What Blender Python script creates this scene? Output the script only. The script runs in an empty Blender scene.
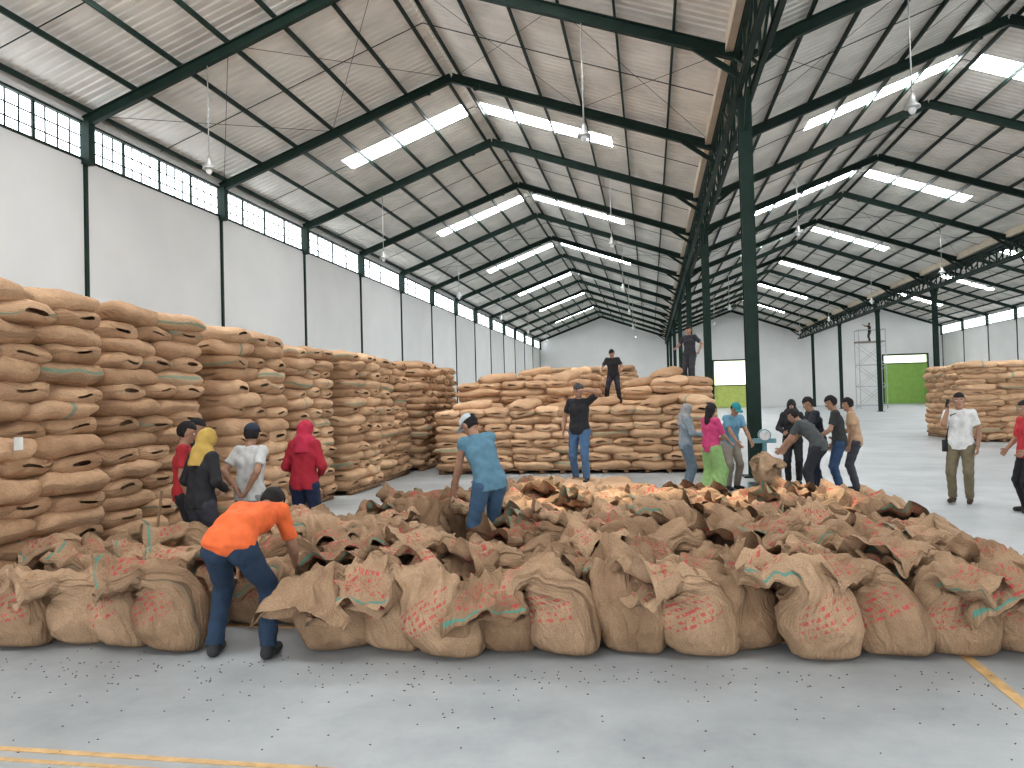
import bpy, math, numpy as np, random, time
from mathutils import Vector, Matrix, noise
rng=np.random.default_rng(7); random.seed(5)
T0=time.time()
A=lambda *v: np.array(v,dtype=float)
def nrm(v):
    v=np.asarray(v,float); return v/(np.linalg.norm(v)+1e-9)
# ---------------------------------------------------------------- materials
def nodes(name):
    m=bpy.data.materials.new(name); m.use_nodes=True
    nt=m.node_tree; return m,nt,nt.nodes['Principled BSDF']
_mc={}
def mat(name,col,rough=.7,metal=0,var=.15,ns=6,bump=.0,bs=60,spec=.5):
    key=(name,)
    if key in _mc: return _mc[key]
    m,nt,b=nodes(name); N=nt.nodes; L=nt.links
    tc=N.new('ShaderNodeTexCoord'); nz=N.new('ShaderNodeTexNoise'); nz.inputs['Scale'].default_value=ns; nz.inputs['Detail'].default_value=6
    L.new(tc.outputs['Object'],nz.inputs['Vector'])
    r=N.new('ShaderNodeValToRGB'); r.color_ramp.elements[0].position=.3; r.color_ramp.elements[1].position=.7
    r.color_ramp.elements[0].color=tuple(c*(1-var) for c in col)+(1,); r.color_ramp.elements[1].color=tuple(min(1,c*(1+var)) for c in col)+(1,)
    L.new(nz.outputs['Fac'],r.inputs['Fac']); L.new(r.outputs['Color'],b.inputs['Base Color'])
    b.inputs['Roughness'].default_value=rough; b.inputs['Metallic'].default_value=metal
    b.inputs['Specular IOR Level'].default_value=spec
    if bump>0:
        n2=N.new('ShaderNodeTexNoise'); n2.inputs['Scale'].default_value=bs; L.new(tc.outputs['Object'],n2.inputs['Vector'])
        bp=N.new('ShaderNodeBump'); bp.inputs['Strength'].default_value=bump; bp.inputs['Distance'].default_value=.01
        L.new(n2.outputs['Fac'],bp.inputs['Height']); L.new(bp.outputs['Normal'],b.inputs['Normal'])
    _mc[key]=m; return m
def emat(name,col,s,transp=0):
    m=bpy.data.materials.new(name); m.use_nodes=True; nt=m.node_tree; nt.nodes.clear()
    o=nt.nodes.new('ShaderNodeOutputMaterial'); e=nt.nodes.new('ShaderNodeEmission')
    e.inputs['Color'].default_value=(*col,1); e.inputs['Strength'].default_value=s
    if transp>0:
        t=nt.nodes.new('ShaderNodeBsdfTransparent'); mx=nt.nodes.new('ShaderNodeMixShader'); mx.inputs[0].default_value=transp
        nt.links.new(e.outputs[0],mx.inputs[1]); nt.links.new(t.outputs[0],mx.inputs[2]); nt.links.new(mx.outputs[0],o.inputs[0])
    else: nt.links.new(e.outputs[0],o.inputs[0])
    return m
def burlap(name,ca,cb,mode):
    m,nt,b=nodes(name); N=nt.nodes; L=nt.links
    def M(op,a,bb=None,c=None):
        n=N.new('ShaderNodeMath'); n.operation=op
        for i,v in enumerate((a,bb,c)):
            if v is None: continue
            if isinstance(v,(int,float)): n.inputs[i].default_value=v
            else: L.new(v,n.inputs[i])
        return n.outputs[0]
    def mix(f,a,bb):
        n=N.new('ShaderNodeMix'); n.data_type='RGBA'
        L.new(f,n.inputs[0]) if not isinstance(f,float) else setattr(n.inputs[0],'default_value',f)
        for s,v in ((6,a),(7,bb)):
            if isinstance(v,tuple): n.inputs[s].default_value=(*v,1)
            else: L.new(v,n.inputs[s])
        return n.outputs[2]
    uv=N.new('ShaderNodeUVMap'); uv.uv_map='UVMap'; rn=N.new('ShaderNodeUVMap'); rn.uv_map='rnd'
    s1=N.new('ShaderNodeSeparateXYZ'); L.new(uv.outputs[0],s1.inputs[0]); s2=N.new('ShaderNodeSeparateXYZ'); L.new(rn.outputs[0],s2.inputs[0])
    u,v,r1,r2=s1.outputs[0],s1.outputs[1],s2.outputs[0],s2.outputs[1]
    tc=N.new('ShaderNodeTexCoord')
    nz=N.new('ShaderNodeTexNoise'); nz.inputs['Scale'].default_value=5; nz.inputs['Detail'].default_value=8; L.new(tc.outputs['Object'],nz.inputs['Vector'])
    f=M('ADD',M('MULTIPLY',nz.outputs['Fac'],.9),M('MULTIPLY_ADD',r1,.7,-.35)); f.node.use_clamp=True
    base=mix(f,ca,cb)
    fine=N.new('ShaderNodeTexNoise'); fine.inputs['Scale'].default_value=120; fine.inputs['Detail'].default_value=3; L.new(tc.outputs['Object'],fine.inputs['Vector'])
    ff=M('MULTIPLY_ADD',fine.outputs['Fac'],2.2,-.75); ff.node.use_clamp=True
    base=mix(M('MULTIPLY',ff,.5),base,tuple(c*.5 for c in ca))
    def band(x,c,w): return M('LESS_THAN',M('ABSOLUTE',M('SUBTRACT',x,c)),w)
    cx=N.new('ShaderNodeCombineXYZ'); L.new(M('MULTIPLY',u,95.0),cx.inputs[0]); L.new(M('MULTIPLY',v,22.0),cx.inputs[1]); L.new(M('MULTIPLY',r1,90.0),cx.inputs[2])
    tn=N.new('ShaderNodeTexNoise'); tn.inputs['Scale'].default_value=1.0; tn.inputs['Detail'].default_value=2; L.new(cx.outputs[0],tn.inputs['Vector'])
    letters=M('GREATER_THAN',tn.outputs['Fac'],.53)
    if mode=='open':
        lines=M('GREATER_THAN',M('SINE',M('MULTIPLY',v,150.0)),.0)
        win=M('MULTIPLY',band(u,.75,.13),M('MAXIMUM',M('MULTIPLY',band(v,.38,.10),M('GREATER_THAN',r1,.35)),band(v,.84,.09)))
        win=M('MAXIMUM',win,M('MULTIPLY',band(u,.25,.15),band(v,.80,.11)))
        win=M('MULTIPLY',win,M('GREATER_THAN',r2,.12))
        red=M('MULTIPLY',M('MULTIPLY',letters,lines),win)
        base=mix(M('MULTIPLY',red,.72),base,(.50,.035,.05))
        st=M('MAXIMUM',M('MULTIPLY',band(u,.54,.012),M('GREATER_THAN',r1,.3)),M('MULTIPLY',M('MULTIPLY',band(v,.965,.009),band(u,.25,.2)),M('GREATER_THAN',r2,.6)))
        st=M('MULTIPLY',st,M('GREATER_THAN',v,.60))
        st=M('MAXIMUM',st,M('MULTIPLY',band(u,.985,.007),M('GREATER_THAN',r2,.75)))
        base=mix(M('MULTIPLY',st,.75),base,(.04,.26,.21))
    else:
        st=M('MULTIPLY',M('MAXIMUM',band(v,.03,.018),band(v,.53,.018)),M('GREATER_THAN',r2,.84))
        st=M('MAXIMUM',st,M('MULTIPLY',band(u,.5,.03),M('GREATER_THAN',r1,.92)))
        base=mix(M('MULTIPLY',st,.6),base,(.06,.26,.2))
    L.new(base,b.inputs['Base Color']); b.inputs['Roughness'].default_value=.95; b.inputs['Specular IOR Level'].default_value=.15
    bp=N.new('ShaderNodeBump'); bp.inputs['Strength'].default_value=.6; bp.inputs['Distance'].default_value=.008
    w=N.new('ShaderNodeTexNoise'); w.inputs['Scale'].default_value=36; w.inputs['Detail'].default_value=5; L.new(tc.outputs['Object'],w.inputs['Vector'])
    L.new(w.outputs['Fac'],bp.inputs['Height'])
    c2=N.new('ShaderNodeCombineXYZ')
    if mode=='open': L.new(M('MULTIPLY',u,26.0),c2.inputs[0]); L.new(M('MULTIPLY',v,5.0),c2.inputs[1])
    else: L.new(M('MULTIPLY',u,5.0),c2.inputs[0]); L.new(M('MULTIPLY',v,9.0),c2.inputs[1])
    L.new(M('MULTIPLY',r1,50.0),c2.inputs[2])
    pn=N.new('ShaderNodeTexNoise'); pn.inputs['Scale'].default_value=1.0; pn.inputs['Detail'].default_value=3; pn.inputs['Distortion'].default_value=.6; L.new(c2.outputs[0],pn.inputs['Vector'])
    rid=M('ABSOLUTE',M('SUBTRACT',pn.outputs['Fac'],.5))
    b2=N.new('ShaderNodeBump'); b2.inputs['Strength'].default_value=.8; b2.inputs['Distance'].default_value=.06 if mode=='open' else .04
    L.new(rid,b2.inputs['Height']); L.new(bp.outputs['Normal'],b2.inputs['Normal']); L.new(b2.outputs['Normal'],b.inputs['Normal'])
    return m
GREEN=mat('green_steel_paint',(.008,.021,.015),.6,0,.2,3,spec=.2)
WALL=mat('painted_wall',(.67,.67,.655),.85,0,.04,.6)
ROOF=mat('zincalume_roof_sheet',(.70,.67,.62),.45,.2,.16,.9)
WOOD=mat('pallet_wood',(.22,.12,.06),.8,0,.3,10)
GUT=mat('gutter_beige',(.62,.52,.40),.6,0,.1,2)
SKY=emat('skylight_sheet',(.95,.98,1),30)
SKYC=emat('skylight_sheet_clear',(.95,.98,1),38,.4)
PANE=emat('window_glass_daylight',(.89,.95,1),6.0)
YEL=mat('yellow_floor_paint',(.55,.34,.14),.7,0,.25,9)
SACK=burlap('open_jute',(.20,.118,.066),(.53,.35,.215),'open')
BAGM=burlap('stacked_jute',(.40,.235,.13),(.77,.50,.305),'closed')
def floor_mat():
    m,nt,b=nodes('polished_concrete'); N=nt.nodes;L=nt.links
    tc=N.new('ShaderNodeTexCoord')
    a=N.new('ShaderNodeTexNoise'); a.inputs['Scale'].default_value=.55; a.inputs['Detail'].default_value=9; a.inputs['Roughness'].default_value=.68; L.new(tc.outputs['Object'],a.inputs['Vector'])
    r=N.new('ShaderNodeValToRGB'); r.color_ramp.elements[0].position=.33; r.color_ramp.elements[1].position=.68
    r.color_ramp.elements[0].color=(.225,.24,.245,1); r.color_ramp.elements[1].color=(.43,.445,.445,1); L.new(a.outputs['Fac'],r.inputs['Fac'])
    L.new(r.outputs[0],b.inputs['Base Color'])
    r2=N.new('ShaderNodeMapRange'); r2.inputs['To Min'].default_value=.30; r2.inputs['To Max'].default_value=.55; L.new(a.outputs['Fac'],r2.inputs['Value']); L.new(r2.outputs[0],b.inputs['Roughness'])
    b.inputs['Specular IOR Level'].default_value=.4
    return m
FLOOR=floor_mat()
# ---------------------------------------------------------------- mesh build
def build(name,parts,mats,smooth=False,parent=None):
    Vs=[];Fs=[];Ms=[];U=[];R=[];n=0; has=any(p.get('uv') is not None for p in parts)
    for p in parts:
        V=np.asarray(p['V'],float);F=np.asarray(p['F'],int)
        Vs.append(V);Fs.append(F+n);Ms.append(np.full(len(F),p.get('m',0)));n+=len(V)
        if has:
            uv=p.get('uv'); U.append(uv if uv is not None else np.zeros((len(V),2)))
            rn=p.get('rn'); R.append(np.tile(rn,(len(V),1)) if rn is not None else np.zeros((len(V),2)))
    V=np.concatenate(Vs);F=np.concatenate(Fs);Mi=np.concatenate(Ms)
    me=bpy.data.meshes.new(name); me.from_pydata(V.tolist(),[],F.tolist())
    for m in mats: me.materials.append(m)
    me.polygons.foreach_set('material_index',Mi.astype(np.int32))
    if smooth: me.polygons.foreach_set('use_smooth',np.ones(len(F),bool))
    if has:
        U=np.concatenate(U);R=np.concatenate(R)
        a=me.uv_layers.new(name='UVMap'); a.data.foreach_set('uv',U[F.ravel()].ravel().astype(np.float32))
        a=me.uv_layers.new(name='rnd'); a.data.foreach_set('uv',R[F.ravel()].ravel().astype(np.float32))
    me.update()
    o=bpy.data.objects.new(name,me); bpy.context.scene.collection.objects.link(o)
    if parent: o.parent=parent
    return o
BF=np.array([[0,1,3,2],[4,6,7,5],[0,4,5,1],[2,3,7,6],[0,2,6,4],[1,5,7,3]])
def box(x0,x1,y0,y1,z0,z1,m=0):
    V=np.array([[x,y,z] for x in (x0,x1) for y in (y0,y1) for z in (z0,z1)],float)
    return dict(V=V,F=BF,m=m)
def obox(a,b,w,h,up=(0,0,1),m=0,off=0):
    a=np.asarray(a,float);b=np.asarray(b,float);d=nrm(b-a);up=np.asarray(up,float)
    if abs(d@up)>.98: up=A(0,1,0)
    s=nrm(np.cross(d,up));u=np.cross(s,d)
    V=[p+s*i*w/2+u*(j*h/2+off) for p in (a,b) for i in(-1,1) for j in(-1,1)]
    return dict(V=np.array(V),F=BF,m=m)
def ibeam(a,b,dep,wid,t=.02,up=(0,0,1),m=0):
    return [obox(a,b,t,dep,up,m),obox(a,b,wid,t*1.3,up,m,dep/2),obox(a,b,wid,t*1.3,up,m,-dep/2)]
def gridF(n,m,wrap=True):
    i=np.arange(n-1)[:,None];j=np.arange(m if wrap else m-1)[None,:];j2=(j+1)%m
    return np.stack([i*m+j,i*m+j2,(i+1)*m+j2,(i+1)*m+j],-1).reshape(-1,4)
def tube(pts,rad,seg=8,m=0):
    pts=[np.asarray(p,float) for p in pts]; rad=[rad]*len(pts) if np.isscalar(rad) else list(rad)
    pts=[pts[0]]+pts+[pts[-1]]; rad=[1e-4]+rad+[1e-4]; V=[]
    for i,p in enumerate(pts):
        d=nrm(pts[min(i+1,len(pts)-1)]-pts[max(i-1,0)]); up=A(0,0,1) if abs(d[2])<.9 else A(0,1,0)
        s=nrm(np.cross(d,up));u=np.cross(s,d)
        for k in range(seg):
            t=2*math.pi*k/seg; V.append(p+rad[i]*(math.cos(t)*s+math.sin(t)*u))
    return dict(V=np.array(V),F=gridF(len(pts),seg),m=m)
# ---------------------------------------------------------------- shell
XL,XC,XR,XE=-13.5,2.1,17.5,33.1
NAVES=[(XL,XC),(XC,XR),(XR,XE)]
Y0,Y1=-7.6,94.4; ZE,ZA=8.8,11.6; RO=.32
frames=[16.4+6*k for k in range(-4,14)]
build('floor',[box(XL-.3,XE+.3,Y0-.3,Y1+.3,-.2,0)],[FLOOR])
SKYY=[1.5+12*k for k in range(8)]
def strip(pa,pb,y0,y1,m):
    ys=[];zs=[];y=y0
    while y<y1-1e-6:
        ys+=[y,y+.12,y+.16,y+.22];zs+=[0,0,.03,.03];y+=.25
    ys.append(y1);zs.append(0);ys=np.minimum(ys,y1);n=len(ys)
    V=np.zeros((2,n,3));V[0,:,0]=pa[0];V[1,:,0]=pb[0];V[:,:,1]=ys;V[0,:,2]=pa[1]+np.array(zs);V[1,:,2]=pb[1]+np.array(zs)
    return dict(V=V.reshape(-1,3),F=gridF(2,n,False),m=m)
rp=[];sky=[]
for ni,(a,b) in enumerate(NAVES):
    c=(a+b)/2
    for side,e in enumerate((a,b)):
        pe=A(e,ZE+RO);pr=A(c,ZA+RO);lp=lambda t:pe+(pr-pe)*t
        y=Y0
        for s in SKYY:
            hw=.95 if (ni==0 and side==1 and s==13.5) else .5  # unseen skylight made wider than the others to enlarge the sun patch
            rp.append(strip(pe,pr,y,s-hw,0)); rp.append(strip(pe,lp(.40),s-hw,s+hw,0)); rp.append(strip(lp(.96),pr,s-hw,s+hw,0))
            sky.append(strip(lp(.40),lp(.96),s-hw,s+hw,1 if (ni==0 and side==1 and s<30) else 0)); y=s+hw
        rp.append(strip(pe,pr,y,Y1,0))
build('ceiling',rp,[ROOF]); build('window_skylights',sky,[SKY,SKYC])
pp=[]
for a,b in NAVES:
    c=(a+b)/2
    for e in (a,b):
        for k in range(7):
            t=.02+k*.158; x=e+(c-e)*t; z=ZE+(ZA-ZE)*t+RO-.10
            pp.append(box(x-.025,x+.025,Y0,Y1,z-.065,z+.065))
build('roof_purlins',pp,[GREEN])
for y in frames:
    for ni,(a,b) in enumerate(NAVES):
        c=(a+b)/2;P=[]
        for e,s in((a,1),(b,-1)):
            P+=ibeam((e,y,ZE),(c,y,ZA),.24,.15,up=(0,0,1))
            if e in (XC,XR): P+=ibeam((e+s*.05,y,ZE-.45),(e+s*1.0,y,ZE+.27),.09,.08)
            P.append(box(e+(c-e)*.9-.1,e+(c-e)*.9+.1,y-.05,y+.05,ZA-.45,ZA-.3))
        build('roof_rafter',P,[GREEN])
br=[]
for a,b in NAVES:
    c=(a+b)/2
    for e in (a,b):
        for y in (16.4,40.4,64.4):
            p=lambda t,yy:A(e+(c-e)*t,yy,ZE+(ZA-ZE)*t+.1)
            for t in (0.02,.5):
                br.append(tube([p(t,y),p(t+.48,y+6)],.008,4)); br.append(tube([p(t+.48,y),p(t,y+6)],.008,4))
        for y in frames[:-1]:
            br.append(obox((e,y+3,ZE+RO-.08),(c,y+3,ZA+RO-.08),.02,.02))
build('roof_bracing_rods',br,[GREEN])
for gx in (XC,XR):
    P=[]
    for dx in(-.14,.14):
        P+=ibeam((gx+dx,Y0+.02,ZE-.02),(gx+dx,Y1-.02,ZE-.02),.14,.1); P+=ibeam((gx+dx,Y0+.02,ZE-.85),(gx+dx,Y1-.02,ZE-.85),.12,.1)
        y=Y0;k=0
        while y<Y1-1.4:
            P.append(obox((gx+dx,y+.05,ZE-.85),(gx+dx,y+.05,ZE-.05),.06,.06,(0,1,0)))
            q=(ZE-.85,ZE-.05) if k%2 else (ZE-.05,ZE-.85)
            P.append(obox((gx+dx,y+.05,q[0]),(gx+dx,y+1.5,q[1]),.05,.05)); y+=1.5;k+=1
    P.append(box(gx-.32,gx+.32,Y0+.02,Y1-.02,ZE+.1,ZE+.16,1));P.append(box(gx-.34,gx-.31,Y0+.02,Y1-.02,ZE+.1,ZE+.42,1));P.append(box(gx+.31,gx+.34,Y0+.02,Y1-.02,ZE+.1,ZE+.42,1))
    build('lattice_girder',P,[GREEN,GUT])
    for y in [(16.4 if gx==XC else 15.0)+12*k for k in range(7)]:
        P=ibeam((gx,y,0),(gx,y,ZE-.92),.26,.26,.025,(0,1,0)); P.append(box(gx-.25,gx+.25,y-.25,y+.25,0,.03))
        P+=[obox((gx,y-.7,ZE-.95),(gx,y-.05,ZE-1.7),.07,.07),obox((gx,y+.7,ZE-.95),(gx,y+.05,ZE-1.7),.07,.07)]
        build('steel_column',P,[GREEN])
for nm,x,s in(('wall_left',XL,1),('wall_right',XE,-1)):
    xo=x-s*.2
    build(nm,[box(min(x,xo),max(x,xo),Y0,Y1,0,7.85),box(min(x,xo),max(x,xo),Y0,Y1,8.85,ZE+RO+.05)],[WALL])
    build('window_clerestory_'+nm[5:],[box(min(x-s*.12,x-s*.1),max(x-s*.12,x-s*.1),Y0,Y1,7.85,8.85)],[PANE])
    P=[box(min(x-s*.08,x+s*.03),max(x-s*.08,x+s*.03),Y0,Y1,z-.03,z+.03) for z in (7.88,8.8)]
    for z in (8.18,8.49): P.append(box(min(x-s*.10,x-s*.08),max(x-s*.10,x-s*.08),Y0,Y1,z-.016,z+.016))
    y=Y0;k=0
    while y<Y1: 
        if k%4==0: P.append(box(min(x-s*.09,x-s*.04),max(x-s*.09,x-s*.04),y-.035,y+.035,7.88,8.8))
        else: P.append(box(min(x-s*.10,x-s*.08),max(x-s*.10,x-s*.08),y-.018,y+.018,7.88,8.8))
        y+=.375;k+=1
    for y in frames:
        P.append(box(min(x,x+s*.06),max(x,x+s*.06),y-.05,y+.05,0,7.85)); P.append(box(min(x-.02,x+s*.22),max(x-.02,x+s*.22),y-.11,y+.11,7.75,ZE))
    build('trim_'+nm[5:],P,[GREEN])
def gable(y0,y1,doors):
    P=[]
    for a,b in NAVES:
        c=(a+b)/2
        for p,q in((A(a,ZE+RO),A(c,ZA+RO)),(A(c,ZA+RO),A(b,ZE+RO))):
            V=np.array([[p[0],y,zz] for y in(y0,y1) for zz in(6.5,p[1])]+[[q[0],y,zz] for y in(y0,y1) for zz in(6.5,q[1])])
            P.append(dict(V=V,F=BF))
    xs=[XL]+[v for d in doors for v in d[:2]]+[XE]
    for i in range(0,len(xs),2): P.append(box(xs[i],xs[i+1],y0,y1,0,6.5))
    for d in doors: P.append(box(d[0],d[1],y0,y1,d[2],6.5))
    return P
fd=[(-8.2,-3.0,4.8,1.7),(7.6,12.2,5.6,3.0),(26.7,31.4,5.6,1.0)]
build('wall_back',gable(Y1,Y1+.25,fd),[WALL])
DG=mat('green_door_sheet',(.24,.42,.08),.5,0,.1,2)
DY=mat('lime_door_sheet',(.50,.58,.14),.5,0,.1,2)
DE=emat('door_daylight_gap',(.95,1,.85),2.2)
for i,d in enumerate(fd):
    P=[box(d[0],d[1],Y1+.1,Y1+.16,0,d[2])]
    x=d[0]+.2;gp=d[3]
    while x<d[1]: P.append(box(x,x+.12,Y1+.03,Y1+.1,0.05,d[2]-gp)); x+=.4
    P+=[box(d[0]-.15,d[0],Y1-.06,Y1,0,d[2]+.15,1),box(d[1],d[1]+.15,Y1-.06,Y1,0,d[2]+.15,1),box(d[0]-.15,d[1]+.15,Y1-.06,Y1,d[2],d[2]+.15,1),
        box(d[0],d[1],Y1+.0,Y1+.08,d[2]-gp,d[2]-gp+.1,1),box(d[0]+.1,d[1]-.1,Y1+.05,Y1+.09,d[2]-gp+.12,d[2]-.05,2)]
    build('door_%d'%(i+1),P,[DY if i==1 else DG,GREEN,DE])
fo=[(-11,-1,6.2),(4.5,14.5,6.2),(20,30,6.2)]  # unseen openings, put in to bring frontal fill light into the hall
build('wall_front',gable(Y0-.25,Y0,fo),[WALL])
P=[box(-5.5,2.0,5.57,5.63,.0,.004),box(1.93,2.0,2.6,5.63,.0,.004),box(-6,2.0,3.42,3.46,0,.004),box(-6,2,3.32,3.35,0,.004),box(1.93,2.0,5.6,12,.0,.004)]
build('trim_floor_lines',P,[YEL])
LM=mat('lamp_metal',(.45,.45,.43),.4,.5); LB=mat('lamp_glass',(.8,.8,.78),.2)
for y in [16.4+12*k for k in range(6)]:
    for a,b in NAVES[:2]:
        c=(a+b)/2
        for s in(-1,1):
            x=c+s*4.45; z=ZE+(ZA-ZE)*(1-4.45/7.75)
            P=[tube([(x,y,z-.1),(x,y,7.62)],.016,6),tube([(x,y,7.66),(x,y,7.6),(x,y,7.5),(x,y,7.42),(x,y,7.38)],[.04,.06,.08,.15,.16],14),tube([(x,y,7.4),(x,y,7.33),(x,y,7.26)],[.07,.08,.04],10,1)]
            build('pendant_lamp',P,[LM,LB],True)
# ---------------------------------------------------------------- stacked bags
def closed_bag(seed):
    n,m=15,16; t=np.linspace(.02,math.pi-.02,n); w=np.arange(m)/m*2*math.pi
    x=-np.sign(np.cos(t))*np.abs(np.cos(t))**.8*.5
    ry=.5*np.sin(t)**.28; rz=.5*np.sin(t)**.5
    V=np.zeros((n,m,3)); V[:,:,0]=x[:,None]
    cy=np.sign(np.cos(w))*np.abs(np.cos(w))**.65; cz=np.sign(np.sin(w))*np.abs(np.sin(w))**.8
    V[:,:,1]=ry[:,None]*cy; V[:,:,2]=rz[:,None]*cz
    V=V.reshape(-1,3)
    for i,v in enumerate(V):
        q=noise.noise_vector(Vector((v[0]*3+seed*9,v[1]*3,v[2]*1.5)));rg=1-2*abs(noise.noise(Vector((v[0]*6+seed*3,v[1]*4,v[2]*2))))
        v[0]+=q[0]*.03; v[1]*=1+.03*rg; v[1]+=q[1]*.06; v[2]+=q[2]*.2
    uv=np.stack([np.repeat((x+.5),m),np.tile(np.arange(m)/m,n)],-1)
    return V,gridF(n,m),uv
CB=[closed_bag(s) for s in range(9)]
def bag_layers(x0,x1,y0,y1,z0,h,full=False,lh=.175):
    parts=[];nl=max(1,round((h-z0)/lh));lh=(h-z0)/nl
    for l in range(nl):
        if (l+int(x0*7))%2==0: LX,LY=.6,.98
        else: LX,LY=.98,.6
        nx=max(1,round((x1-x0)/LX));ny=max(1,round((y1-y0)/LY));ex=rng.normal(0,.018,2)
        for i in range(nx):
            for j in range(ny):
                if not(i in(0,nx-1) or j in(0,ny-1) or l>=nl-1): continue
                cx=(x1-x0)/nx;cy=(y1-y0)/ny
                V,F,uv=CB[rng.integers(9)]
                V=V*A(1,rng.choice([-1,1]),1)
                th=rng.normal(0,.05)+(math.pi if rng.random()<.5 else 0)
                if LX>LY: D=A(cx*1.07,cy*1.15,lh*1.42)
                else: D=A(cy*1.07,cx*1.15,lh*1.42);th+=math.pi/2
                V=V*D;c,s=math.cos(th),math.sin(th)
                til=rng.normal(0,.035)
                X=V[:,0]*c-V[:,1]*s;Yv=V[:,0]*s+V[:,1]*c
                cen=A(x0+(i+.5)*cx+ex[0]+rng.normal(0,.028),y0+(j+.5)*cy+ex[1]+rng.normal(0,.02),z0+(l+.5)*lh+rng.normal(0,.008))
                V=np.stack([X,Yv,V[:,2]+X*til],-1)+cen
                parts.append(dict(V=V,F=F,uv=uv,rn=rng.random(2)))
    if h-z0>.6: parts.append(box(x0+.16,x1-.16,y0+.16,y1-.16,z0,h-.12))
    return parts
def loose(x,y,z,th,til=.1):
    V,F,uv=CB[rng.integers(9)];V=V*A(.95,.58,.24);c,s=math.cos(th),math.sin(th)
    return dict(V=np.stack([V[:,0]*c-V[:,1]*s+x,V[:,0]*s+V[:,1]*c+y,V[:,2]+V[:,0]*til+z],-1),F=F,uv=uv,rn=rng.random(2))
def pallet(x0,x1,y0,y1):
    P=[]
    k=max(2,round((x1-x0)/.5))
    for i in range(k+1):
        x=x0+.05+(x1-x0-.1)*i/k; P.append(box(x-.05,x+.05,y0,y1,.0,.08,1))
    y=y0
    while y<y1-.08: P.append(box(x0,x1,y,y+.09,.08,.12,1)); y+=.16
    return P
def stack(x0,x1,y0,y1,h,terr=None,lo=None):
    P=pallet(x0+.05,x1-.02,y0+.04,y1-.04)+bag_layers(x0,x1,y0,y1,.11,h)
    for t in terr or []: P+=bag_layers(*t)
    for t in lo or []: P.append(loose(*t))
    return build('jute_bag_stack',P,[BAGM,WOOD],True)
stack(-9.4,-5.42,4.3,6.80,2.88)
for (a,b,h,x) in [(7.25,9.0,2.88,-5.72),(9.4,11.1,2.82,-5.60),(11.6,13.2,2.70,-5.74),(13.6,15.3,2.72,-5.60),(15.75,17.7,2.68,-5.76),(18.25,19.9,2.74,-5.64),(20.4,22.2,2.68,-5.75)]:
    stack(-9.6,x,a,b,h)
stack(-5.0,1.4,17.3,23.5,1.5,[(-4.75,-1.45,18.5,20.6,1.48,2.15),(-4.4,-1.4,20.7,23.4,1.48,2.35),(-.6,1.4,18.2,22.2,1.48,1.95),(.0,.85,18.3,19.6,1.93,2.15),(-.3,.6,21,22.2,1.93,2.2)],
      [(-4.2,17.8,1.6,.2),(-2.9,17.7,1.6,1.3),(-1.2,17.8,1.6,.4),(.2,17.7,1.6,.9,.15),(1.0,17.8,1.6,2.2),(-3.8,18.9,2.27,.6),(-2.1,19.2,2.27,1.2,.2),(-.2,18.7,2.05,.3),(.4,18.9,2.26,1.1,.2),(1.05,18.7,2.05,2.),(-3.2,21.3,2.46,.4,.15),(-1.9,21.5,2.46,1.8)])
stack(-4.9,-.6,29,35,2.85)
stack(9.75,16.2,26.0,28.0,2.5); stack(9.95,15.5,28.3,30.3,2.45)
stack(-2.1,-.4,12.3,13.6,.32)
print('stacks',time.time()-T0)
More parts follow.
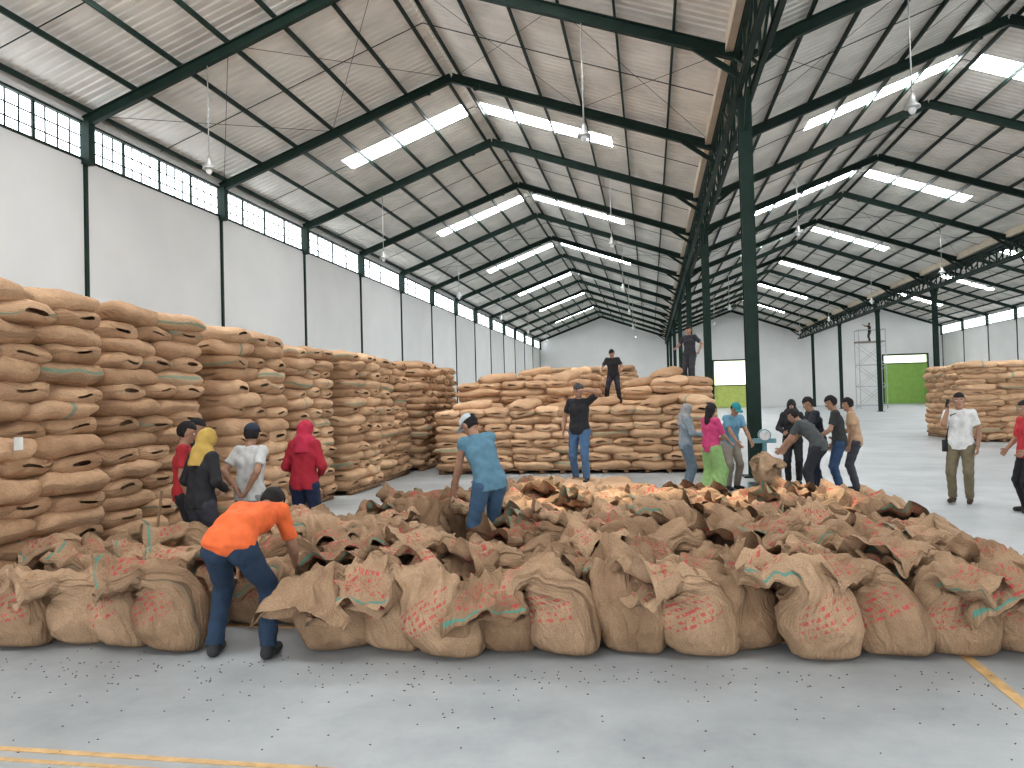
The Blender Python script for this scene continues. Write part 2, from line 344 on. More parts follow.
# ---------------------------------------------------------------- open sacks
PHI=[-90,-125,-160,-60,-110,170,-140,-85,140,-30,-120,-150,-100,200,-70,100,-175,-130,-165,-35]
def open_sack(seed):
    n,m=50,52; r=random.Random(seed*31+7)
    phi=math.radians(PHI[seed]+r.uniform(-10,10))
    end=r.choice([1.3,1.6,2.0,2.3,1.8,1.5]);gap=r.choice([.03,.05,.11,.15,.05]);fl=r.uniform(.25,.37)
    lean=r.uniform(.2,.55);lx=math.radians(r.uniform(155,215))
    v=np.linspace(0,1,n)
    a=np.interp(v,[0,.03,.08,.18,.30,.44,.54,.62,.72,.84,1],[.14,.175,.205,.232,.238,.222,.19,.165,.21,.26,.27])
    b=np.interp(v,[0,.03,.08,.18,.30,.44,.54,.62,.72,.84,1],[.003,.08,.13,.175,.185,.172,.14,.095,.06,.045,gap])
    hb=r.uniform(.48,.56)
    s=np.interp(v,[0,.03,.09,.55,.64,1],[0,.006,.05,hb-.04,hb+.04,hb+.05+fl])
    al=np.interp(s,[0,hb-.06,hb+.04,hb+.13,hb+.5],[0,.15,end*.65,end*.95,end])
    c=np.zeros((n,3));W=[];D=[]
    for i in range(n):
        dflop=A(math.cos(phi),math.sin(phi),0)
        le=lean*min(1,s[i]/.25)*(1 if s[i]>.05 else .3)
        t=nrm(A(math.cos(lx),math.sin(lx),0)*math.sin(le)+A(0,0,1)*math.cos(le))
        t=nrm(t*math.cos(al[i])+dflop*math.sin(al[i])) if al[i]>0 else t
        if al[i]>1.57: t=nrm(dflop*math.sin(al[i])+A(0,0,math.cos(al[i])))
        if i: c[i]=c[i-1]+t*(s[i]-s[i-1])
        k=np.clip((v[i]-.35)/.3,0,1);k=k*k*(3-2*k)
        wt=A(-math.sin(phi),math.cos(phi),0)
        if wt[0]<0: wt=-wt
        w_=nrm(A(1,0,0)*(1-k)+wt*k); w_=nrm(w_-t*(w_@t)); W.append(w_); d_=np.cross(t,w_); D.append(d_)
    w=np.arange(m)/m*2*math.pi; ph=r.random()*6
    cw=np.sign(np.cos(w))*np.abs(np.cos(w))**.85; sw=np.sign(np.sin(w))*np.abs(np.sin(w))**.8
    V=np.zeros((n,m,3))
    for i in range(n):
        neck=math.exp(-((v[i]-.60)/.11)**2); flap=max(0,(v[i]-.60)/.40)
        mod=1+neck*.28*np.sin(w*8+ph)+flap*.15*np.sin(w*3+ph*2)
        V[i]=c[i]+(a[i]*cw*(1-neck*.13*np.sin(w*6)))[:,None]*W[i]+(b[i]*sw*mod)[:,None]*D[i]
        V[i,:,2]-=flap*.12*(np.abs(cw)**1.5)*(.6+.5*math.sin(ph))
        V[i]+=(flap*.045*np.sin(cw*6+ph+v[i]*5))[:,None]*D[i]
    U=np.tile(np.arange(m)/m,n);VV=np.repeat(v,m);V=V.reshape(-1,3)
    for i,p in enumerate(V):
        P_=Vector((p[0]*4.5+seed*7,p[1]*4.5,p[2]*4));q=noise.noise_vector(P_);P2=Vector((p[0]*11,p[1]*11+seed*5,p[2]*7));q2=noise.noise_vector(P2)
        rg=1-2*abs(noise.noise(Vector((p[0]*8+seed,p[1]*8,p[2]*5+3))));rg2=1-2*abs(noise.noise(Vector((p[0]*16+seed,p[1]*16,p[2]*12+3))))
        fl_=VV[i]>.56; k=(.07 if fl_ else .028)*min(1,VV[i]*8)
        p+=A(*q)*k+A(*q2)*k*(.45 if fl_ else .4)
        rad=A(p[0]-c[i//m][0],p[1]-c[i//m][1],0);p+=nrm(rad)*(rg*.016+rg2*.006)*(1 if not fl_ else .0)*min(1,VV[i]*8);
        if fl_: p[2]+=rg*.028+rg2*.014-.015
    V[:,2]=np.maximum(V[:,2],.004)
    V[:,:2]-=V[V[:,2]<.05][:,:2].mean(0)
    return V,gridF(n,m),np.stack([U,VV],-1)
OS=[open_sack(i) for i in range(len(PHI))]
FRONT=[2,5,6,8,9,11,13,15,16,18,19,17,3,1,18,11,16]
avoid=[(-2.88,5.0,.42),(-1.75,7.75,.44),(-1.64,7.30,.38),(-1.56,6.92,.27),(-4.38,6.82,.38),(-4.15,7.35,.4),(-4,8.3,.42)]
parts=[]
def put(x,y,th,sc=1,var=None):
    V,F,uv=OS[rng.integers(len(OS)) if var is None else var]
    V=V*sc;c,s=math.cos(th),math.sin(th)
    X=V[:,0]*c-V[:,1]*s;Yv=V[:,0]*s+V[:,1]*c
    parts.append(dict(V=np.stack([X+x,Yv+y,V[:,2]*rng.uniform(.92,1.05)],-1),F=F,uv=uv,rn=rng.random(2)))
row=0;y=5.4
while y<10.25:
    xl=-5.1 if y<6.3 else (-4.3 if y<6.8 else (-3.55 if y<8 else -3.0+ (y-8)*.35))
    xr=2.85 if y<8 else 2.85-(y-8)*.25
    x=xl+(row%2)*.2
    while x<xr:
        yy=y+rng.normal(0,.06)+.03*x
        if row==0: yy=5.28+.07*(x+1)+rng.normal(0,.07)
        ok=all(math.hypot(x-a,yy-b)>r for a,b,r in avoid)
        if ok: put(x+rng.normal(0,.02),yy,rng.normal(-.1,.25),rng.uniform(.93,1.06) if row else rng.uniform(.98,1.10),FRONT[rng.integers(len(FRONT))] if row==0 else None)
        x+=rng.uniform(.38,.47) if row else rng.uniform(.38,.46)
    y+=.43;row+=1
build('open_jute_sacks',parts,[SACK],True)
nb_=len(parts)
BE=mat('coffee_bean',(.10,.07,.04),.6); parts2=[]
n_,m_=4,5
bv=np.array([[math.cos(math.pi*(i+.05)/(n_-.9))*.007,math.sin(math.pi*(i+.05)/(n_-.9))*math.cos(2*math.pi*j/m_)*.0045,math.sin(math.pi*(i+.05)/(n_-.9))*math.sin(2*math.pi*j/m_)*.0035+.0035] for i in range(n_) for j in range(m_)])
bf=gridF(n_,m_)
for i in range(700):
    if i<300: x=rng.uniform(-5,2.8);y=4.95+.07*(x+1)-abs(rng.normal(0,.35))
    else: x=rng.uniform(-5,6);y=rng.uniform(1.5,5)
    t=rng.uniform(0,3.1);c,s=math.cos(t),math.sin(t)
    parts2.append(dict(V=np.stack([bv[:,0]*c-bv[:,1]*s+x,bv[:,0]*s+bv[:,1]*c+y,bv[:,2]],-1),F=bf))
build('spilled_beans',parts2,[BE],True)
print('sacks',nb_,time.time()-T0)
# ---------------------------------------------------------------- people
def smin(a,b,k):
    h=np.clip(.5+.5*(b-a)/k,0,1); return b*(1-h)+a*h-k*h*(1-h)
def cone(a,b,ra,rb,cut=0): return ('c',np.asarray(a,float),np.asarray(b,float),ra,rb,cut)
def ell(c,R,r): return ('e',np.asarray(c,float),np.asarray(R,float),np.asarray(r,float))
def ev(G,p):
    X,Y,Z=G
    if p[0]=='c':
        _,a,b,ra,rb,cut=p;ab=b-a;L2=ab@ab+1e-9
        px,py,pz=X-a[0],Y-a[1],Z-a[2];h=(px*ab[0]+py*ab[1]+pz*ab[2])/L2;hc=np.clip(h,0,1)
        d=np.sqrt((px-hc*ab[0])**2+(py-hc*ab[1])**2+(pz-hc*ab[2])**2)-(ra+(rb-ra)*hc)
        if cut: d=np.maximum(d,(h-1)*math.sqrt(L2))
        return d
    _,c,R,r=p;px,py,pz=X-c[0],Y-c[1],Z-c[2]
    q=[(px*R[i][0]+py*R[i][1]+pz*R[i][2]) for i in range(3)]
    k0=np.sqrt(sum((q[i]/r[i])**2 for i in range(3)));k1=np.sqrt(sum((q[i]/r[i]**2)**2 for i in range(3)))+1e-6
    return k0*(k0-1)/k1
def snet(F,o,h):
    S=F<0;n=np.array(F.shape)
    C=[(i,j,k) for i in(0,1) for j in(0,1) for k in(0,1)]
    cnt=sum(S[i:n[0]-1+i,j:n[1]-1+j,k:n[2]-1+k].astype(np.int8) for i,j,k in C)
    mixed=(cnt>0)&(cnt<8);idx=np.argwhere(mixed)
    if len(idx)==0: return None
    vals=np.stack([F[idx[:,0]+i,idx[:,1]+j,idx[:,2]+k] for i,j,k in C],-1);Ca=np.array(C,float)
    acc=np.zeros((len(idx),3));ct=np.zeros(len(idx))
    for a in range(8):
        for b in range(a+1,8):
            if np.abs(Ca[a]-Ca[b]).sum()!=1: continue
            va,vb=vals[:,a],vals[:,b];x=(va<0)!=(vb<0);t=np.where(x,va/np.where(x,va-vb,1),0)
            acc+=np.where(x[:,None],Ca[a]+(Ca[b]-Ca[a])*t[:,None],0);ct+=x
    V=o+h*(idx+acc/ct[:,None])
    im=np.full(mixed.shape,-1);im[mixed]=np.arange(len(idx));Q=[]
    for ax in range(3):
        o1,o2=(ax+1)%3,(ax+2)%3
        s0=[slice(1,-1)]*3;s1=[slice(1,-1)]*3;s0[ax]=slice(0,-1);s1[ax]=slice(1,None)
        a=S[tuple(s0)];b=S[tuple(s1)];e=np.argwhere(a!=b)
        if len(e)==0: continue
        inside=a[tuple(e.T)];off=np.ones(3,int);off[ax]=0;e=e+off
        u1=np.zeros(3,int);u1[o1]=1;u2=np.zeros(3,int);u2[o2]=1
        q=np.stack([im[tuple(x.T)] for x in(e-u1-u2,e-u2,e,e-u1)],-1)
        q[~inside]=q[~inside][:,::-1];Q.append(q)
    Q=np.concatenate(Q);Q=Q[(Q>=0).all(1)]
    return V,Q
def mesh_sdf(prims,h,k=.02,post=None,wr=0,mg=.03,ph=0):
    lo=A(9,9,9);hi=-lo
    for p in prims:
        if p[0]=='c':
            r=max(p[3],p[4]);lo=np.minimum(lo,np.minimum(p[1],p[2])-r);hi=np.maximum(hi,np.maximum(p[1],p[2])+r)
        else: r=p[3].max();lo=np.minimum(lo,p[1]-r);hi=np.maximum(hi,p[1]+r)
    lo-=mg;hi+=mg;n=np.ceil((hi-lo)/h).astype(int)+1
    X=(lo[0]+h*np.arange(n[0],dtype=np.float32))[:,None,None];Y=(lo[1]+h*np.arange(n[1],dtype=np.float32))[None,:,None];Z=(lo[2]+h*np.arange(n[2],dtype=np.float32))[None,None,:]
    D=np.full(tuple(n),1.0,np.float32)
    for p in prims:
        if p[0]=='c': r=max(p[3],p[4])+k+.03;l=np.minimum(p[1],p[2])-r;u=np.maximum(p[1],p[2])+r
        else: r=p[3].max()+k+.03;l=p[1]-r;u=p[1]+r
        sl=tuple(slice(max(0,int((l[i]-lo[i])/h)),min(n[i],int((u[i]-lo[i])/h)+2)) for i in range(3))
        G=(X[sl[0]],Y[:,sl[1]],Z[:,:,sl[2]])
        D[sl]=smin(D[sl],ev(G,p),k)
    if wr: D=D+wr*(np.sin(38*X+21*Z+ph)*np.sin(33*Z+ph*2+9*Y)+.6*np.sin(60*Y+25*Z+30*X+ph))
    if post is not None: D=post((X,Y,Z),D)
    return snet(D,lo,h)
def ik(a,t,l1,l2,pole):
    d=t-a;L=np.linalg.norm(d);Lm=min(L,(l1+l2)*.995);t=a+d/L*Lm;d=d/L
    x=(l1*l1-l2*l2+Lm*Lm)/(2*Lm);hh=math.sqrt(max(0,l1*l1-x*x))
    p=pole-d*(pole@d);return a+d*x+nrm(p)*hh,t
def sphere(c,R,r,m):
    n,s=7,8;V=[]
    for i in range(n):
        t=math.pi*(i+.02)/(n-1+.04)
        for j in range(s):
            w=2*math.pi*j/s;q=A(math.sin(t)*math.cos(w)*r[0],math.sin(t)*math.sin(w)*r[1],math.cos(t)*r[2]);V.append(c+q@np.asarray(R))
    return dict(V=np.array(V),F=gridF(n,s),m=m)
def cm(col,kind='cloth'):
    return mat('%s_%02x%02x%02x'%((kind,)+tuple(int(255*c) for c in col)),col,.85 if kind!='skin' else .55,0,.14,14,.25 if kind=='cloth' else 0,90,.3)
def person(name,loc,yaw,H=1.63,lean=0,slean=0,pel=(0,0,.93),feet=((-.1,0),(.1,0)),hands=(None,None),head=(0,0),shirt=(.1,.1,.1),pants=(.03,.04,.07),
           skin=(.33,.18,.115),sleeve=.7,hair='short',hc=(.012,.01,.01),cap=None,hij=None,fine=.012,fem=False,shoes=(.03,.03,.03),skirt=None,curl=.6,hem=.1,extra=None,pole=None):
    D=math.radians;th=D(lean);ph=random.random()*6
    P0=A(*pel);u=lambda t:A(math.sin(D(slean)),math.sin(t),math.cos(t))/math.sqrt(1+math.sin(D(slean))**2);f=lambda t:A(0,math.cos(t),-math.sin(t))
    X=nrm(A(1,0,-math.sin(D(slean))*math.cos(th)))
    wst=P0+u(.6*th)*.13;ch=wst+u(th)*.2;nb=ch+u(th*1.08)*.175
    sw=.15 if fem else .162
    sh=[ch+u(th)*.125+X*s*sw for s in(-1,1)]
    hp=[P0+A(s*.088,0,-.04) for s in(-1,1)]
    hpit=D(head[0]);hy=D(head[1])
    na=th*.55+hpit*.35
    hcn=nb+u(na)*.145+f(na)*.02
    uu=A(0,math.sin(hpit),math.cos(hpit));ff=A(0,math.cos(hpit),-math.sin(hpit))
    Rz=np.array([[math.cos(hy),-math.sin(hy),0],[math.sin(hy),math.cos(hy),0],[0,0,1]])
    uu=Rz@uu;ff=Rz@ff;xx=np.cross(ff,uu);HR=[xx,ff,uu]
    hl=lambda x,y,z:hcn+xx*x+ff*y+uu*z
    kn=[];an=[]
    for i,s in enumerate((-1,1)):
        fx=feet[i];t=A(fx[0],fx[1],(fx[2] if len(fx)>2 else 0)+.085)
        k,t=ik(hp[i],t,.425,.41,A(s*.15,1,0));kn.append(k);an.append(t)
    el=[];wr=[]
    for i,s in enumerate((-1,1)):
        t=hands[i];
        if t is None: t=A(s*.25,.06,.87)+(ch-A(0,0,1.26))*A(1,1,.5)
        pl=A(s*.7,-.8,-.35)
        if pole is not None and pole[i] is not None: pl=A(*pole[i])
        e,t=ik(sh[i],np.asarray(t,float),.285,.25,pl);el.append(e);wr.append(t)
    B=[];j=.85
    for s in(-1,1):
        B+=[cone(P0+X*s*.06-u(0)*.04,wst+X*s*.05,.10*j,.082*j),cone(wst+X*s*.05,ch+X*s*.068,.083*j,.098*j),cone(ch+X*s*.068,ch+u(th)*.11+X*s*.09,.098*j,.06*j)]
    B+=[cone(sh[0],sh[1],.046,.046),cone(ch+u(th)*.1,nb,.065,.052),cone(nb,hcn-uu*.04,.054,.05),
        ell(hcn+uu*.015-ff*.008,HR,(.076,.094,.105)),ell(hl(0,.022,-.05),HR,(.056,.066,.068)),ell(hl(0,.092,-.018),HR,(.013,.02,.022)),ell(hl(0,.07,-.085),HR,(.026,.022,.02))]
    for s in(-1,1): B.append(ell(hl(s*.077,-.005,-.01),HR,(.01,.02,.032)))
    for i,s in enumerate((-1,1)):
        B+=[cone(sh[i],el[i],.044,.037),cone(el[i],el[i]*.7+wr[i]*.3,.037,.039),cone(el[i]*.7+wr[i]*.3,wr[i],.039,.026)]
        mid=kn[i]*.7+an[i]*.3
        B+=[cone(hp[i],kn[i],.07,.042),cone(kn[i],mid,.042,.044),cone(mid,an[i],.044,.032)]
        B+=[cone(an[i]-A(0,.03,.04),an[i]+A(s*.015,.14,-.055),.034,.026)]
    out=[];mats=[cm(skin,'skin'),cm(shirt),cm(pants),cm(shoes,'shoe'),cm(hc,'hair'),cm((.75,.73,.7),'eye'),cm((.25,.07,.06),'lip')]
    def add(res,m):
        if res is not None: out.append(dict(V=res[0],F=res[1],m=m))
    add(mesh_sdf(B,fine,.018),0)
    o=.012;S=[]
    hb=P0-u(0.3*th)*hem
    for s in(-1,1):
        S+=[cone(P0+X*s*.062,hb+X*s*.066,.118,.120,1),cone(P0+X*s*.062,wst+X*s*.052,.108+o,.092+o),cone(wst+X*s*.052,ch+X*s*.068,.09+o,.098+o),cone(ch+X*s*.066,ch+u(th)*.11+X*s*.085,.098+o,.06+o)]
    S.append(cone(sh[0],sh[1],.054+o*.5,.054+o*.5)); S.append(cone(ch+u(th)*.1,nb-u(th)*.03,.078,.064))
    if fem:
        for s in(-1,1): S.append(ell(ch+X*s*.06+f(th)*.085-u(th)*.01,HR,(.06,.05,.06)))
    for i in(0,1):
        if sleeve>0:
            e1=sh[i]+(el[i]-sh[i])*min(1,sleeve)
            S.append(cone(sh[i],e1,.052+o,.046+o,1 if sleeve<1 else 0))
            if sleeve>1: S.append(cone(el[i],el[i]+(wr[i]-el[i])*(sleeve-1),.042+o,.03+o,1))
    add(mesh_sdf(S,fine,.03,wr=.0035,ph=ph),1)
    Q=[]
    for i,s in enumerate((-1,1)):
        Q+=[cone(P0+X*s*.055-u(th*.3)*.01,hp[i]+A(0,0,-.02),.098,.106)]
        if skirt is None:
            Q+=[cone(hp[i],kn[i],.092+.012,.064+.008),cone(kn[i],an[i]+(an[i]-kn[i])*.02,.064+.008,.052+.008,1)]
        else:
            Q+=[cone(hp[i],kn[i]+A(0,0,-.02),.12,.13),cone(kn[i],an[i]+A(0,0,.05),.14,.15,1)]
    add(mesh_sdf(Q,fine,.025,wr=.004,ph=ph+2),2)
    Z=[]
    for i,s in enumerate((-1,1)):
        Z+=[cone(an[i]+A(0,-.035,-.042),an[i]+A(s*.018,.15,-.05),.042,.036),cone(an[i]+A(0,-.02,-.01),an[i]+A(0,-.02,-.05),.042,.04)]
    fl=min(a[2] for a in an)-.085
    add(mesh_sdf(Z,.009,.012,post=lambda G,d:np.maximum(d,fl+.002-G[2]) if abs(an[0][2]-an[1][2])<.02 else d),3)
    rot=lambda G:[((G[0]-hcn[0])*HR[i][0]+(G[1]-hcn[1])*HR[i][1]+(G[2]-hcn[2])*HR[i][2]) for i in range(3)]
    if hij is None and hair=='short':
        def post(G,d):
            x,y,z=rot(G); return np.maximum(d,np.minimum(.052-z-np.minimum(0,y)*.2,np.maximum(y+.005,-.06-z)))
        add(mesh_sdf([ell(hcn+uu*.02-ff*.01,HR,(.086,.104,.113))],.008,.01,post=post,wr=.003),4)
    if hij is None and hair=='long':
        def post(G,d):
            x,y,z=rot(G); return np.maximum(d,np.minimum(.052-z,y-.01))
        add(mesh_sdf([ell(hcn+uu*.02-ff*.01,HR,(.088,.106,.114)),cone(hcn-ff*.04,nb-f(th)*.07-u(th)*.06,.085,.06)],.009,.02,post=post,wr=.003),4)
    if cap is not None:
        mats.append(cm(cap));mi=len(mats)-1
        add(mesh_sdf([ell(hcn+uu*.03-ff*.005,HR,(.092,.108,.105))],.008,.01,post=lambda G,d:np.maximum(d,.038-rot(G)[2])),mi)
        add(mesh_sdf([ell(hl(0,.115,.045),HR,(.07,.075,.008))],.006,.01),mi)
    if hij is not None:
        mats.append(cm(hij));mi=len(mats)-1
        def post(G,d):
            o_=ev(G,ell(hl(0,.12,-.02),HR,(.062,.07,.085)));return np.maximum(d,-o_)
        add(mesh_sdf([ell(hcn+uu*.01-ff*.01,HR,(.092,.112,.12)),cone(hcn-uu*.06-ff*.02,nb-u(th)*.02,.085,.10),cone(nb-X*.07,nb+X*.07-f(th)*.01,.08,.08),
                      cone(nb-f(th)*.04,ch-f(th)*.05+u(th)*.02,.10,.11,1),cone(nb+f(th)*.05,ch+f(th)*.06+u(th)*.05,.07,.09,1)],.01,.03,post=post,wr=.004,ph=ph),mi)
    for s in(-1,1):
        out.append(sphere(hl(s*.031,.078,.006),HR,(.014,.01,.008),5));out.append(sphere(hl(s*.031,.086,.006),HR,(.006,.004,.006),4));out.append(sphere(hl(s*.032,.084,.03),HR,(.017,.006,.004),4))
    out.append(sphere(hl(0,.083,-.058),HR,(.022,.008,.007),6))
    for i,s in enumerate((-1,1)):
        d=nrm(wr[i]-el[i]);fw=A(0,1,0) if abs(d[1])<.8 else A(-s*.7,0,.7)
        sd=nrm(fw-d*(fw@d));nn=np.cross(d,sd)*(-s)*-1
        if nn@A(-s,0,0)<0 and abs(d[1])<.8: nn=-nn
        w=wr[i];Hn=[cone(w-d*.05,w+d*.01,.026,.022)]
        for o_,fl_,r_ in((.031,.072,.0088),(.0105,.081,.009),(-.0105,.075,.0088),(-.03,.058,.008)):
            kpt=w+d*.088+sd*o_*1.05;Hn.append(cone(w+d*.012+sd*o_*.6,kpt,.0145,.0115))
            c1=curl*.6;c2=curl*1.6;d1=nrm(d*math.cos(c1)+nn*math.sin(c1));d2=nrm(d*math.cos(c2)+nn*math.sin(c2))
            m1=kpt+d1*fl_*.5;Hn+=[cone(kpt,m1,r_+.001,r_),cone(m1,m1+d2*fl_*.5,r_,r_*.8)]
        t0=w+d*.022+sd*.022;t1=t0+nrm(d*.6+sd*.8+nn*.25)*.045;t2=t1+nrm(d*.95+sd*.2+nn*.3)*.032
        Hn+=[cone(t0,t1,.013,.011),cone(t1,t2,.0105,.0085)]
        add(mesh_sdf(Hn,.0048,.006,mg=.015),0)
    if extra:
        e2,emats=extra(locals())
        for p in e2: p['m']+=len(mats)
        out+=e2;mats+=emats
    s=H/1.7;c,sn=math.cos(D(yaw)),math.sin(D(yaw))
    for p in out:
        V=p['V']*s;p['V']=np.stack([V[:,0]*c-V[:,1]*sn+loc[0],V[:,0]*sn+V[:,1]*c+loc[1],V[:,2]+loc[2]],-1)
    return build(name,out,mats,True)
BK=(.018,.018,.02)
person('worker_in_orange_shirt',(-2.88,4.95,0),8,1.66,lean=78,slean=8,pel=(0,-.18,.84),feet=((-.19,-.02),(.22,-.08)),hands=((-.20,.46,.52),(.26,.46,.52)),head=(62,-10),shirt=(.72,.13,.035),pants=(.018,.035,.065),fine=.009,sleeve=.8,hem=.05)
person('worker_in_blue_shirt',(-1.72,7.75,0),42,1.66,lean=22,slean=-8,pel=(0.03,-.05,.93),feet=((-.14,-.02),(.14,.05)),hands=((-.2,.38,.70),(.08,.42,.72)),head=(42,20),shirt=(.095,.20,.27),pants=(.05,.10,.17),fine=.01,sleeve=.25,cap=(.45,.5,.52))
person('woman_in_red_hijab',(-4.0,8.3,0),0,1.56,lean=4,hands=((-.14,.2,1.0),(.14,.2,1.0)),shirt=(.36,.02,.035),pants=(.02,.03,.07),sleeve=2,hij=(.45,.025,.06),fem=True,head=(15,-20))
person('man_in_white_shirt',(-4.15,7.35,0),-10,1.56,lean=3,hands=((-.07,-.15,.98),(.09,-.15,.97)),shirt=(.5,.5,.48),pants=(.2,.2,.2),cap=(.02,.03,.05),head=(8,20))
person('woman_in_yellow_hijab',(-4.38,6.82,0),-20,1.54,lean=6,hands=((-.16,.2,1.0),(.16,.2,1.02)),shirt=BK,pants=(.04,.04,.05),sleeve=2,hij=(.44,.29,.07),fem=True,head=(25,-10))
person('worker_in_red_vest',(-4.82,7.22,0),-60,1.6,hands=((-.2,.2,1.0),None),shirt=(.38,.025,.03),pants=BK,head=(18,0))
person('worker_in_black_shirt',(-5.08,7.80,0),-70,1.62,hands=(None,(.2,.25,1.05)),shirt=BK,pants=(.03,.03,.035),head=(18,0))
person('worker_raising_arm',(-1.2,12.9,.31),168,1.66,feet=((-.14,.12),(.12,-.1)),hands=((-.2,.2,1.58),(.28,.04,.9)),shirt=BK,pants=(.06,.12,.22),head=(0,12),cap=(.05,.05,.05),lean=-2)
person('worker_on_stack',(-1.02,21.6,1.5),170,1.6,lean=12,pel=(0,-.05,.91),hands=((-.3,.3,1.0),(.3,.3,1.0)),shirt=BK,pants=(.03,.03,.04),head=(30,0),feet=((-.2,0),(.2,.05)))
person('worker_on_stack',(1.05,20.5,1.94),150,1.60,feet=((-.15,.1),(.15,-.05)),hands=((-.35,.1,1.0),(.33,.15,1.1)),shirt=(.03,.03,.035),pants=(.04,.04,.045),head=(15,0))
person('woman_in_grey_veil',(.60,14.0,0),-80,1.58,shirt=(.2,.24,.27),pants=(.12,.16,.2),sleeve=2,hij=(.25,.25,.25),fem=True,hands=((-.15,.3,1.1),(.15,.3,1.1)),head=(20,0))
person('woman_in_magenta_shirt',(.98,13.2,0),-50,1.58,shirt=(.45,.045,.14),pants=(.22,.36,.13),skirt=1,fem=True,hair='long',sleeve=.9,hands=((-.15,.32,1.05),(.15,.3,1.0)),head=(20,0))
person('man_in_light_blue_shirt',(1.42,14.3,0),-150,1.62,lean=18,pel=(0,-.05,.92),shirt=(.13,.28,.38),pants=(.25,.22,.18),cap=(.02,.2,.22),hands=((-.15,.45,.85),(.15,.45,.85)),head=(35,0))
person('woman_in_black_hijab',(2.62,15.1,0),170,1.6,shirt=BK,pants=BK,sleeve=2,hij=BK,fem=True,hands=((-.15,.25,1.05),(.15,.25,1.05)),head=(20,0))
person('worker_in_patterned_shirt',(2.55,13.0,0),62,1.64,lean=42,pel=(0,-.12,.90),shirt=(.06,.065,.065),pants=(.02,.02,.025),hands=((-.12,.55,.75),(.12,.55,.72)),head=(35,0),feet=((-.12,-.05),(.14,.08)))
person('worker_in_dark_shirt',(2.85,14.0,0),100,1.66,lean=12,shirt=(.02,.022,.03),pants=(.02,.03,.05),hands=((-.15,.4,1.0),(.15,.38,.98)),head=(25,0))
person('worker_in_black_tee',(3.08,13.45,0),80,1.67,lean=8,shirt=(.03,.03,.03),pants=(.03,.06,.12),hands=((-.15,.35,.98),None),head=(25,0))
person('worker_in_tan_shirt',(3.45,13.95,0),75,1.62,lean=8,shirt=(.42,.27,.16),pants=(.05,.05,.06),hands=(None,(.15,.3,1.0)),head=(15,0))
def phone_bag(Lc):
    w=Lc['wr'][1];m1=cm((.02,.02,.02),'phone')
    P=[obox(w+A(.0,.03,.02),w+A(-.02,.04,.15),.05,.012,m=0)]
    p=Lc['P0']+A(.2,.02,-.02)
    P.append(box(p[0]-.04,p[0]+.04,p[1]-.08,p[1]+.08,p[2]-.12,p[2]+.06,0)); P.append(tube([p+A(0,0,.05),Lc['ch']+A(.1,.1,.1),Lc['nb']+A(-.1,0,.0),Lc['ch']+A(-.05,-.12,0),p+A(0,-.05,.05)],.01,6,0))
    return P,[m1]
person('man_in_white_polo',(4.6,12.55,0),150,1.66,hands=((-.24,.05,.88),(.13,.17,1.46)),pole=(None,(.2,.4,-1)),shirt=(.62,.62,.6),pants=(.16,.13,.08),head=(3,8),feet=((-.1,.02),(.14,-.04)),hair='short',extra=phone_bag,shoes=(.05,.03,.02))
person('woman_in_red_shirt',(5.1,11.6,0),95,1.54,shirt=(.45,.03,.04),pants=(.015,.015,.018),hands=((-.2,.15,.95),(.2,.2,.95)),hair='long',fem=True,sleeve=.9,head=(5,0))
person('worker_on_scaffold',(19.3,72,6.0),60,1.65,hands=((-.3,.4,1.5),(.3,.4,1.4)),shirt=BK,pants=BK,fine=.014)
print('people',time.time()-T0)
P=[];sx,sy=19.3,72
for dx in(-1.1,1.1):
    for dy in(-.7,.7): P.append(tube([(sx+dx,sy+dy,0),(sx+dx,sy+dy,7.0)],.035,6))
for z in (.3,2,3.9,5.9,7):
    for dy in(-.7,.7): P.append(tube([(sx-1.1,sy+dy,z),(sx+1.1,sy+dy,z)],.03,6))
    for dx in(-1.1,1.1): P.append(tube([(sx+dx,sy-.7,z),(sx+dx,sy+.7,z)],.03,6))
for z in(.3,2,3.9):
    for dy in(-.7,.7): P+=[tube([(sx-1.1,sy+dy,z),(sx+1.1,sy+dy,z+1.8)],.022,6),tube([(sx+1.1,sy+dy,z),(sx-1.1,sy+dy,z+1.8)],.022,6)]
P.append(box(sx-1.15,sx+1.15,sy-.7,sy+.7,5.93,5.99,1))
build('scaffold_tower',P,[mat('galvanised_tube',(.4,.42,.42),.4,.5),WOOD])
TEAL=mat('scale_paint',(.13,.30,.34),.4);WH=mat('scale_dial',(.7,.7,.68),.4)
x,y=1.98,13.8
P=[box(x-.32,x+.32,y-.4,y+.35,.05,.14),box(x-.3,x+.3,y-.38,y+.33,.14,.155,2)]
for dx in(-.26,.26):
    for dy in(-.32,.28): P.append(tube([(x+dx-.0,y+dy,.05),(x+dx,y+dy,0.0)],.05,10,2))
P+=[tube([(x,y+.38,.1),(x,y+.38,.88)],.04,10),obox((x-.2,y+.38,.88),(x+.2,y+.38,.88),.08,.08),tube([(x,y+.32,.98),(x,y+.42,.98)],.11,20),tube([(x,y+.305,.98),(x,y+.32,.98)],.09,20,1),obox((x,y+.30,.98),(x+.04,y+.30,1.04),.012,.005,m=2)]
build('platform_scale',P,[TEAL,WH,mat('dark_metal',(.05,.05,.05),.5,.5)])
parts=[];put(1.95,13.7,.2,.95,3);
for p in parts: p['V'][:,2]+=.155
build('jute_sack_on_scale',parts,[SACK],True)
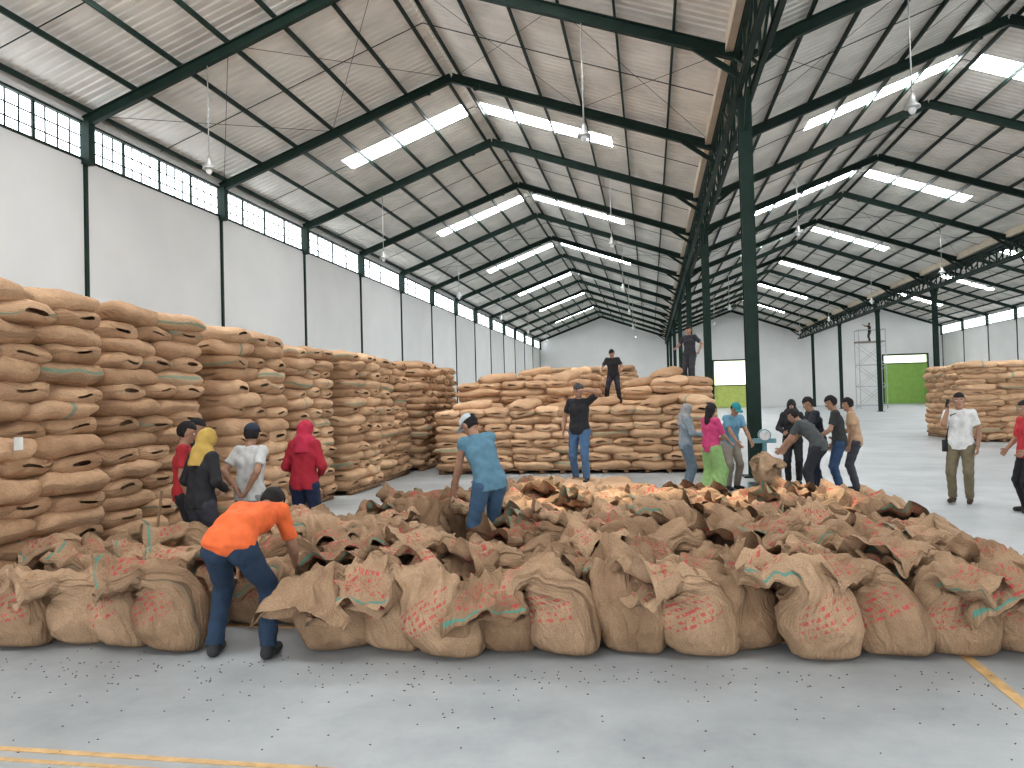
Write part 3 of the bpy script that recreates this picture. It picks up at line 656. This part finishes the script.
build('wooden_stick',[tube([(-4.72,6.5,0),(-4.66,6.62,.95)],.014,6)],[WOOD])
TG=mat('tag_paper',(.8,.8,.75),.8)
build('stack_label',[box(-5.33,-5.322,5.6,5.69,1.42,1.53)],[TG])
# ---------------------------------------------------------------- light
w=bpy.data.worlds.new('World');bpy.context.scene.world=w;w.use_nodes=True
bg=w.node_tree.nodes['Background'];bg.inputs[0].default_value=(.75,.87,1,1);bg.inputs[1].default_value=1.6
def area(name,loc,rot,sx,sy,p,col):
    l=bpy.data.lights.new(name,'AREA');l.shape='RECTANGLE';l.size=sx;l.size_y=sy;l.energy=p;l.color=col
    o=bpy.data.objects.new(name,l);o.location=loc;o.rotation_euler=rot;bpy.context.scene.collection.objects.link(o);return o
for i,(a,b,h) in enumerate(fo):
    area('front_fill_light',((a+b)/2,Y0-.3,3.1),(math.radians(90),0,0),10,6,700 if i<2 else 400,(.97,.98,1))  # added fill lamps in the invented front openings, unseen behind the camera
l=bpy.data.lights.new('sun','SUN');l.energy=17;l.angle=.02;l.color=(1,.84,.60)
o=bpy.data.objects.new('sun',l);o.rotation_euler=Vector((3.3,-4.1,-10)).to_track_quat('-Z','Y').to_euler();o.location=(0,0,30);bpy.context.scene.collection.objects.link(o)
# ---------------------------------------------------------------- camera
psi=math.radians(10.29);pt=math.radians(1.1);rl=math.radians(1.5)
f=Vector((-math.sin(psi)*math.cos(pt),math.cos(psi)*math.cos(pt),math.sin(pt)))
r0=Vector((math.cos(psi),math.sin(psi),0));u0=r0.cross(f)
uc=math.cos(rl)*u0+math.sin(rl)*r0;rc=math.cos(rl)*r0-math.sin(rl)*u0
cd=bpy.data.cameras.new('camera');cd.lens=760/1024*36;cd.sensor_width=36;cd.clip_end=300
cam=bpy.data.objects.new('camera',cd);bpy.context.scene.collection.objects.link(cam)
M=Matrix((rc,uc,-f)).transposed().to_4x4();M.translation=Vector((0,0,1.75));cam.matrix_world=M
bpy.context.scene.camera=cam
bpy.context.scene.view_settings.view_transform='Standard'
bpy.context.scene.view_settings.exposure=.08
print('done',time.time()-T0)
